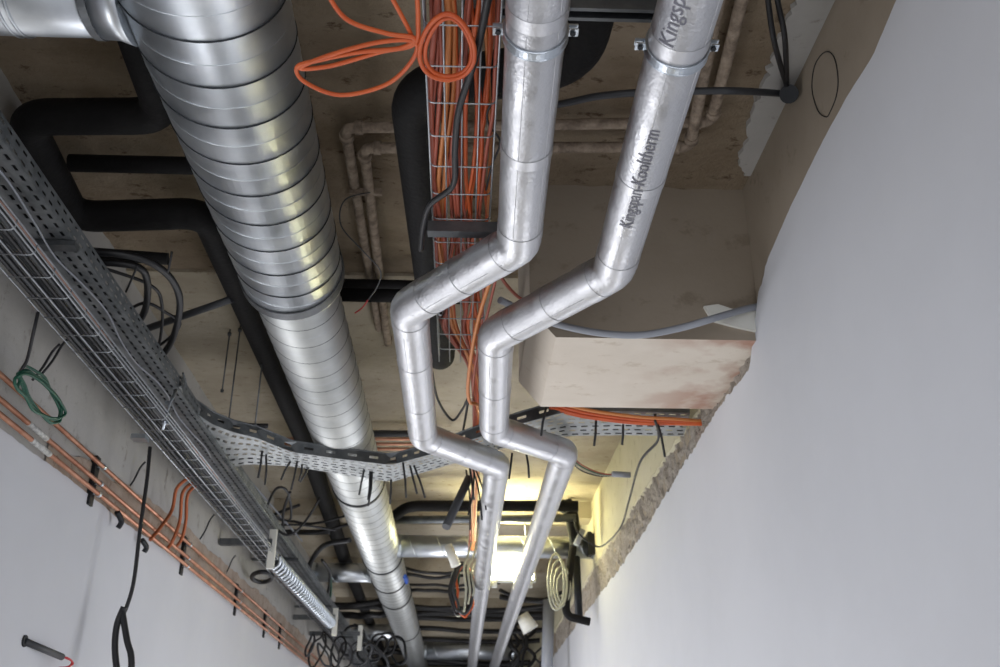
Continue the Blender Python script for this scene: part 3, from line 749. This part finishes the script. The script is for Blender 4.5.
# threaded rods
for px, py0, zb_ in ((228, 426, 1.53), (255, 426, 1.53), (222, 392, 1.72)):
    a = U(px, py0, zb_)
    o = thing('threaded_rod', {228: 'long thin threaded rod above the pale tray bend, left of the black pipe', 255: 'threaded rod nearest the black pipe above the tray bend', 222: 'short stud hanging from the ceiling above the tray bend'}[px], 'rod', a, 'threaded rods')
    MB().tube([a, Vector((a.x, a.y, H(ZC) + .01))], .004, 6).build('rod', 'rail', o)
    MB().tube([Vector((a.x, a.y, H(ZC) - .05)), Vector((a.x, a.y, H(ZC) - .035))], .011, 6).build('nut', 'rail', o)
    MB().tube([a, a + Vector((0, 0, .012))], .009, 6).build('nut', 'rail', o)

# ------------------------------------------------------------------ copper pipes on the left wall
cz = ((1.175, 'upper'), (1.125, 'middle'), (1.085, 'lower'))
XC = XL + .045
rz = {}
for (pxa, pya, pxb, pyb, lab) in ((0, 376, 300, 640, 'upper'), (0, 404, 280, 642, 'middle'), (0, 421, 270, 645, 'lower')):
    a = UX(pxa, pya, XC); z = {'upper': H(1.168), 'middle': H(1.098), 'lower': H(1.056)}[lab]
    rz[lab] = z
    o = thing('copper_pipe', 'copper pipe running along the left wall, %s of three' % lab, 'pipe', (XC, 2, z), 'copper pipes on the left wall')
    MB().tube([(XC, .8, z), (XC, 17, z)], .0088, 12).build('pipe_run', 'copper', o)
    if lab != 'upper':
        q = {'middle': UX(30, 428, XC).y, 'lower': UX(34, 440, XC).y}[lab]
        MB().tube([(XC, q - .02, z), (XC, q + .14, z)], .0105, 12).build('sticker', 'paper', o)
for i, py in enumerate((486, 560, 602, 628, 640)):
    px = {0: 100, 1: 188, 2: 240, 3: 268, 4: 283}[i]
    y = UX(px, py, XC).y
    o = thing('pipe_bracket', 'dark wall bracket holding the three copper pipes, %s' % ('nearest of five', 'second of five', 'third of five', 'fourth of five', 'farthest of five')[i], 'bracket', (XL, y, H(1.1)), 'brackets of the wall copper pipes')
    MB().box((XL, y - .022, H(1.01)), (XL + .022, y + .022, H(1.21))).build('mounting_strip', 'dark', o)
    for lab in rz:
        z = rz[lab]; c = MB().band((XC, y, z), (0, 1, 0), .009, .018, .003, 20).build('pipe_clip', 'clamp', o)
        MB().tube([(XC - .012, y, z), (XL + .02, y, z)], .004, 6).build('screw', 'clamp', c)
for l, lab in (([(177, 488), (172, 510), (160, 528), (150, 540)], 'leftmost'), ([(183, 492), (180, 520), (173, 540), (168, 548)], 'middle'), ([(188, 494), (186, 520), (182, 538), (176, 547)], 'rightmost')):
    P = [UX(a, b, XL + .12 - .07 * i / 3) for i, (a, b) in enumerate(l)]
    P = [P[0] + Vector((.06, 0, .06))] + P
    cable('copper_tube', P, .0085, 'copperd', 'bent copper branch dropping from the tray to the wall pipes, %s of three' % lab, 'pipe', 'copper branches on the left wall', n=10)
for a, b, lab in (((117, 512), (118, 528), 'first'), ((142, 540), (144, 552), 'second')):
    P = [UX(a[0], a[1], XC), UX(b[0], b[1], XC)]
    cable('dark_tape', [P[0], P[0].lerp(P[1], .5) + Vector((.01, .02, 0)), P[1]], .012, 'dark', 'small dark tape lump under the copper pipes, %s from the near end' % lab, 'tape')
# green coil and its lead
xg = -1.25
cable('green_lead', [U(38, 312, 1.29), UX(33, 335, xg - .04), UX(27, 360, xg - .08), UX(20, 372, xg - .1)], .0055, 'blk', 'dark lead dropping from the left basket to the green coil', 'cable')
for k in range(4):
    pts = []
    for i in range(14):
        t = 2 * PI * i / 14
        px = 40 + (17 + k * 1.6) * math.cos(t) + 9 * math.sin(t) + R.uniform(-2.2, 2.2)
        py = 394 + k * 1.2 + (26 - k * 2) * math.sin(t) + 9 * math.cos(t) + R.uniform(-2.2, 2.2)
        pts.append(UX(px, py, xg - .1 + .006 * k))
    cable('cable_coil', pts, .0048, 'green', 'green cable turn of the coil hanging beside the left wall pipes', 'cable coil', 'green cable coil', closed=True, k=4, n=7)
# hanging black cable with looped end
xh = -1.12
P = [U(150, 447, 1.33)] + [UY(a, b, U(150, 447, 1.33).y) for a, b in ((147, 480), (140, 530), (134, 580), (127, 606), (121, 618))]
cable('black_cable', P, .0085, 'blk', 'black cable hanging straight down from the left basket', 'cable')
yh = U(150, 447, 1.33).y
P = [UY(a, b, yh - .01) for a, b in ((124, 607), (117, 625), (115, 650), (119, 680), (126, 690), (131, 672), (131, 655), (127, 640), (122, 610))]
cable('black_cable', P, .013, 'blk', 'doubled black cable loop at the end of the hanging cable', 'cable loop', n=10)
tag(MB().obox(U(140, 438, 1.33), (.03, 0, 0), (0, .03, 0), (0, 0, .01)).build('mounting_plate', 'clamp'), 'small pale plate under the left basket above the hanging cable', 'plate')
# cable stub with red wires in the left wall
a = UX(24, 641, XL + .012); b = UX(24, 641, XL + .012) + (UX(62, 657, XL + .06) - UX(24, 641, XL + .012))
o = thing('cable_stub', 'grey cable stub with red wires poking out of the white left wall', 'cable', a)
MB().tube([a, b], .012, 14).build('sheath', 'dgrey', o)
MB().tube([a + Vector((-.01, 0, 0)), a + Vector((.006, 0, 0))], .02, 10).build('wall_hole', 'dark', o)
b2 = b
MB().tube(spl([b2, UX(70, 660, XL + .07), UX(73, 664, XL + .07), UX(66, 667, XL + .07), UX(58, 668, XL + .065), UX(57, 673, XL + .06)], 6), .003, 6).build('red_wire', 'red', o)
MB().tube(spl([b2, UX(68, 658, XL + .075), UX(72, 662, XL + .07), UX(68, 669, XL + .07), UX(66, 676, XL + .065)], 6), .003, 6).build('red_wire', 'red', o)

# ------------------------------------------------------------------ far services
def crossduct(px0, px1, py, z, r, label, pitch=.2, xs=None):
    a = U(px0, py, z); b = U(px1, py, z); y = a.y
    xa_, xb_ = (a.x, b.x) if xs is None else xs
    o = thing('cross_duct', label, 'air duct', (xa_, y, H(z)))
    MB().tube([(xa_, y, H(z)), (xb_, y, H(z))], r, 32).build('duct_section', 'galv', o)
    duct_seams(MB(), y, xa_, xb_, r, pitch, .004, 0, 20, 'x', z).build('spiral_seam', 'rib', o)
    for x in (xa_ + .02, xb_ - .02): MB().band((x, y, H(z)), (1, 0, 0), r, .03, .006, 28).build('collar', 'clamp', o)
    return o
crossduct(398, 590, 546, 1.70, .085, 'slim silver duct crossing right above the lamp to the wall', .22, (ax2[1] + .14, XR + .03))
crossduct(262, 372, 572, 1.75, .085, 'silver cross duct left of the large duct, nearer of two', .3, (-1.35, ax2[1] - .14))
crossduct(330, 402, 632, 1.75, .10, 'silver cross duct left of the large duct, farther of two', .3, (-1.35, ax2[1] - .14))
crossduct(424, 520, 650, 1.72, .13, 'silver cross duct right of the large duct beyond the lamp', .3, (ax2[1] + .14, .75))
# wall collar where the silver duct ends
y = U(590, 546, 1.7).y
o = thing('wall_sleeve', 'dark square sleeve where the slim silver duct meets the wall', 'sleeve', (XR, y, H(1.7)))
MB().box((XR - .05, y - .06, H(1.62)), (XR - .02, y + .1, H(1.8))).build('sleeve_plate', 'dark', o)
MB().box((XR - .02, y - .05, H(1.63)), (XR + .01, y + .09, H(1.79))).build('gasket', 'blk', o)
# lamp
yl = 7.6
A = UY(490, 543, yl); B = UY(534, 580, yl)
cx, czl = (A.x + B.x) / 2, (A.z + B.z) / 2; hw, hh = (B.x - A.x) / 2, (A.z - B.z) / 2
lm = thing('work_lamp', 'glaring yellow-white work lamp hung between the foil pipes', 'lamp', (cx, yl, czl))
MB().box((cx - hw, yl + .01, czl - hh), (cx + hw, yl + .06, czl + hh)).build('housing', 'clamp', lm)
mb = MB(); t_ = .014
for a, b in (((cx - hw - t_, czl - hh - t_), (cx + hw + t_, czl - hh)), ((cx - hw - t_, czl + hh), (cx + hw + t_, czl + hh + t_)), ((cx - hw - t_, czl - hh), (cx - hw, czl + hh)), ((cx + hw, czl - hh), (cx + hw + t_, czl + hh))):
    mb.box((a[0], yl - .015, a[1]), (b[0], yl + .05, b[1]))
mb.build('frame', 'whitep', lm)
MB().box((cx - hw + .005, yl - .004, czl - hh + .005), (cx + hw - .005, yl + .008, czl + hh - .005)).build('diffuser', 'lamp', lm)
for s in (-1, 1):
    MB().tube([(cx + s * hw * .7, yl + .03, czl + hh), (cx + s * hw * .5, yl + .03, H(ZC) + .01)], .005, 6).build('hanger', 'clamp', lm)
    MB().tube([(cx + s * hw * .8, yl, czl - hh - .06), (cx + s * hw * .8, yl, czl - hh)], .022, 10).build('knob', 'whitep', lm)
# white tube connector
tag(MB().tube([UY(448, 545, 7.0), UY(456, 566, 7.0)], [.03, .036], 14).build('connector', 'whitep'), 'white cylindrical connector dangling left of the lamp', 'connector')
# coil of mixed cables
for k in range(7):
    cxp, cyp = 462 + R.uniform(-3, 3), 590 + R.uniform(-2, 2)
    m = ['blk', 'dgrey', 'orange', 'blk', 'green', 'dgrey', 'whitec'][k]
    pts = [UY(cxp + (9 + R.uniform(-2, 1)) * math.cos(t) + R.uniform(-1, 1), cyp + (25 + R.uniform(-3, 2)) * math.sin(t), 7.3 + .02 * k) for t in [2 * PI * i / 12 for i in range(12)]]
    cable('cable_coil', pts, .010, m, {'blk': 'black', 'dgrey': 'dark grey', 'orange': 'orange', 'green': 'green', 'whitec': 'white'}[m] + ' turn of the mixed cable coil left of the lamp', 'cable coil', 'mixed cable coil', closed=True, k=4, n=6)
for k in range(3):
    cable('white_cable', [UY(a + k * 4, b, 7.2 + .03 * k) for a, b in ((464, 612 - k * 8), (466, 590), (464, 568), (468 + 2 * k, 555), (473, 535), (476, 520))], .008, 'whitec', 'white cable rising from the mixed coil', 'cable', 'white cables beside the coil', n=6)
# white cable loops right of the lamp
for k in range(4):
    pts = [UY(556 + k * 3 + 8 * math.cos(t), 582 + k * 2 + (28 - 4 * k) * math.sin(t), 7.4 + .04 * k) for t in [2 * PI * i / 12 for i in range(12)]]
    cable('cable_coil', pts, .009, 'whitec', 'white cable loop hanging right of the lamp', 'cable coil', 'white cable loops', closed=True, k=4, n=6)
foampipe([UY(568, 500, 7.5), UY(574, 540, 7.5), UY(566, 600, 7.5), UY(566, 616, 7.5), UY(590, 622, 7.5)], .03, 'black foam-covered pipe dropping right of the lamp and turning to the wall', fil=.1)
foampipe([UY(576, 552, 7.6), UY(579, 618, 7.6)], .03, 'straight dark brown pipe beside the dropping black pipe', m='dark', fil=.01)
foampipe([UY(549, 600, 9.5), UY(546, 700, 9.5)], .055, 'vertical grey pipe standing at the far right', m='grey', fil=.01)
foampipe([UY(560, 505, 7.2), UY(571, 510, 7.2), UY(574, 530, 7.2), UY(577, 545, 7.2)], .05, 'short black hose elbow above the slim silver duct', fil=.05)
foampipe([UY(576, 545, 7.1), UY(583, 530, 7.1)], .022, 'short grey nozzle above the slim silver duct', m='grey', fil=.01)
tag(MB().tube([UY(522, 615, 9.2), UY(531, 630, 9.2)], [.06, .08], 12).build('junction_box', 'whitep'), 'white round junction box low to the right of the lamp', 'junction box')
# grey-black foam lance
a, b = UY(469, 478, 4.9), UY(446, 527, 4.75)
tag(MB().tube([a, b], .022, 14).build('foam_tube', 'dgrey'), 'dark grey foam tube hanging slantwise below the left foil pipe', 'tube')
for i, (px0, py0, px1, py1) in enumerate(((466, 470, 470, 530), (472, 465, 482, 520), (474, 470, 468, 515), (476, 470, 486, 510))):
    yy = 5.0
    cable('black_cable', [UY(px0, py0, yy), UY((px0 + px1) / 2 + 2, (py0 + py1) / 2, yy), UY(px1, py1, yy)], .005, 'blk', 'thin black cable tail hanging beside the foam tube', 'cable', 'cable tails by the foam tube', n=5)
cable('black_cable', UL([(432, 372), (438, 400), (452, 420), (462, 410), (468, 400), (463, 432)], 1.6), .006, 'blk', 'dark cable looping between the two foil pipes', 'cable')
# cables on the ceiling at the far part
def farcables(rows, label, group, m='blk'):
    for (x0, x1, py, r, z, sag) in rows:
        pts = []
        for k in range(7):
            t = k / 6; p = U(x0 + (x1 - x0) * t, py + R.uniform(-1, 1), z); p.z -= sag * math.sin(PI * t) + R.uniform(0, .01); pts.append(p)
        cable('black_cable', pts, r, m, label, 'cable', group, k=5, n=6)
farcables([(405, 470, 568, .014, 1.8, .05), (405, 470, 574, .016, 1.8, .03), (405, 500, 583, .014, 1.82, .02), (405, 470, 590, .018, 1.8, 0), (400, 560, 604, .022, 1.8, .05), (400, 560, 608, .022, 1.78, .02), (410, 560, 613, .035, 1.78, .0), (412, 560, 618, .03, 1.76, 0), (415, 560, 627, .03, 1.76, .05), (418, 560, 638, .03, 1.74, .05), (425, 560, 658, .04, 1.7, .08), (425, 560, 663, .04, 1.7, 0), (500, 580, 596, .03, 1.75, .05), (500, 570, 590, .02, 1.75, .09)],
          'black cable strung across the far ceiling right of the large duct', 'far cables right of the duct')
farcables([(210, 330, 531, .022, 1.85, 0), (255, 350, 523, .012, 1.85, .08), (270, 345, 516, .01, 1.85, .05), (300, 380, 600, .03, 1.8, .05), (320, 385, 606, .04, 1.8, 0), (330, 390, 612, .04, 1.78, .04), (340, 400, 645, .03, 1.75, .1), (345, 405, 652, .035, 1.75, 0), (350, 408, 660, .03, 1.72, .1)],
          'black cable strung across the far ceiling left of the large duct', 'far cables left of the duct')
farcables([(210, 300, 504, .012, 1.95, .1), (262, 320, 497, .008, 1.7, .25)], 'slim black cable sagging above the left basket', 'slim sagging cables on the left')
# drooping loops left of the duct
for l, r_, lab in (([(290, 492), (283, 515), (285, 545), (283, 560)], .009, 'black cable dropping in front of the far left ceiling'),
                   ([(262, 520), (275, 490), (288, 493), (290, 520), (270, 515), (262, 524), (300, 525), (335, 530)], .008, 'black cable tangled above the left wire basket'),
                   ([(350, 540), (325, 545), (312, 560), (308, 572)], .02, 'thick black cable curving behind the nearer left cross duct'),
                   ([(322, 560), (330, 575), (325, 600), (312, 612)], .012, 'black cable loop hanging by the nearer left cross duct'),
                   ([(330, 575), (331, 590), (328, 612)], .010, 'dark green cable hanging by the nearer left cross duct')):
    cable('black_cable', UL(l, 1.6), r_, 'green' if 'green' in lab else 'blk', lab, 'cable', n=8)
def farcoil(px, py, rx, ry, Y, r, label, group):
    a1, a2, tl = R.uniform(0, 6), R.uniform(0, 6), R.uniform(-.5, .5)
    pts = []
    for i in range(14):
        t = 2 * PI * i / 14; w = 1 + .16 * math.sin(2 * t + a1) + .08 * math.sin(3 * t + a2)
        pts.append(UY(px + rx * w * math.cos(t) + tl * ry * math.sin(t), py + ry * w * math.sin(t), Y + .05 * math.sin(t + a1)))
    cable('cable_coil', pts, r, R.choice(['blk', 'dgrey', 'dark']), label, 'cable coil', group, closed=True, k=5, n=6)
for k in range(7):
    farcoil(R.uniform(352, 400), R.uniform(640, 660), R.uniform(6, 14), R.uniform(8, 17), 10 + .1 * k, .014, 'dark cable coil hanging at the far end below the large duct', 'dark coils at the far end')
for k in range(6):
    farcoil(310 + 7 * k, 646 + 5 * (k % 3), R.uniform(3, 9), R.uniform(8, 17), 9 + .1 * k, .010, 'dark cable coil hanging from the far end of the left trays', 'dark coils under the left trays')
for k in range(8):
    px = R.uniform(512, 556); 
    cable('black_cable', [UY(px + R.uniform(-8, 8), 604 + 13 * j, 11.6 + .15 * k) for j in range(7)], R.uniform(.012, .03), R.choice(['blk', 'blk', 'dgrey']), 'black cable dangling at the far end right of the lamp', 'cable', 'dangling cables at the far end', n=6)
# white box ends of tray brackets on the left
for i, (px, py, z) in enumerate(((272, 549, 1.32), (335, 622, 1.32), (360, 638, 1.32))):
    c = U(px, py, z)
    o = thing('bracket_end', 'pale bracket end plate on the far left tray, %s of three' % ('nearest', 'middle', 'farthest')[i], 'bracket', c, 'bracket end plates')
    MB().obox(c, (.022, 0, 0), (0, .012, 0), (0, 0, .12)).build('end_plate', 'whitep', o)
    MB().box((XL + .01, c.y - .02, c.z + .02), (c.x, c.y + .02, c.z + .06)).build('arm', 'rail', o)
# flexible hose in the tray beyond the first bracket
a, b = U(273, 560, 1.30), U(330, 622, 1.30)
o = thing('flexible_hose', 'coiled silver flexible hose lying on the far left tray', 'hose', a)
N_ = 400; d = (b - a); L_ = d.length; d.normalize(); s1 = d.orthogonal().normalized(); s2 = d.cross(s1)
MB().tube([a + d * L_ * i / N_ + (s1 * math.cos(i * 2 * PI / 14) + s2 * math.sin(i * 2 * PI / 14)) * .045 for i in range(N_ + 1)], .013, 6).build('hose_spiral', 'clamp', o)
MB().tube([a, b], .024, 12).build('hose_core', 'dark', o)
# thin pale rod
tag(MB().tube([U(228, 455, 1.6), U(302, 541, 1.6)], .006, 8).build('pale_conduit', 'grey'), 'thin pale conduit slanting above the far left tray', 'conduit')
# dark tail cable balls at left basket
cable('cable_coil', [U(262 + 10 * math.cos(t), 577 + 5 * math.sin(t), 1.3) for t in [2 * PI * i / 10 for i in range(10)]], .016, 'blk', 'small black cable loop under the far left basket', 'cable coil', closed=True, k=4)

# ------------------------------------------------------------------ light
def area(name, loc, rot, size, sy, power, col=(1, 1, 1)):
    l = bpy.data.lights.new(name, 'AREA'); l.shape = 'RECTANGLE'; l.size = size; l.size_y = sy; l.energy = power; l.color = col
    o = bpy.data.objects.new(name, l); C.objects.link(o); o.location = loc; o.rotation_euler = rot; return o
w = bpy.data.worlds.new('World'); bpy.context.scene.world = w; w.use_nodes = True
w.node_tree.nodes['Background'].inputs[0].default_value = (.90, .93, 1, 1); w.node_tree.nodes['Background'].inputs[1].default_value = .6
COOL = (.97, .97, 1)
# added fill lights out of view: low by the unbroken walls, across the near end
area('low_wall_fill', (XR - .02, .2, .95), (0, PI / 2 + .0, 0), 1.7, 1.0, 15, COOL)
area('low_wall_fill', (XL + .03, 2.6, .95), (0, -PI / 2, 0), 1.7, 1.0, 22, COOL)
area('low_wall_fill', (XR - .02, 5.2, .95), (0, PI / 2, 0), 1.7, 1.0, 22, COOL)
area('low_wall_fill', (XL + .03, 8.0, .95), (0, -PI / 2, 0), 1.7, 1.6, 60, COOL)
area('low_wall_fill', (XL + .03, 5.2, .95), (0, -PI / 2, 0), 1.7, 1.0, 26, COOL)
area('low_wall_fill', (XR - .02, 12.0, .95), (0, PI / 2, 0), 1.7, 1.6, 50, COOL)
area('near_end_fill', (-.2, YN + .1, 1.3), (PI / 2, 0, 0), 2.2, 2.0, 30, COOL)
lg = area('lamp_glow', (cx, yl - .05, czl + hh + .03), (0, 0, 0), .6, .3, 16, (1, .93, .50))
lg.rotation_euler = Vector((.45, -.2, .85)).to_track_quat('-Z', 'Y').to_euler()
sc = bpy.context.scene
sc.view_settings.view_transform = 'Standard'; sc.view_settings.look = 'None'; sc.view_settings.gamma = 1; sc.view_settings.use_curve_mapping = False
sc.view_settings.exposure = .3
sc.cycles.use_denoising = True
sc.cycles.max_bounces = 8
sc.cycles.sample_clamp_indirect = 6
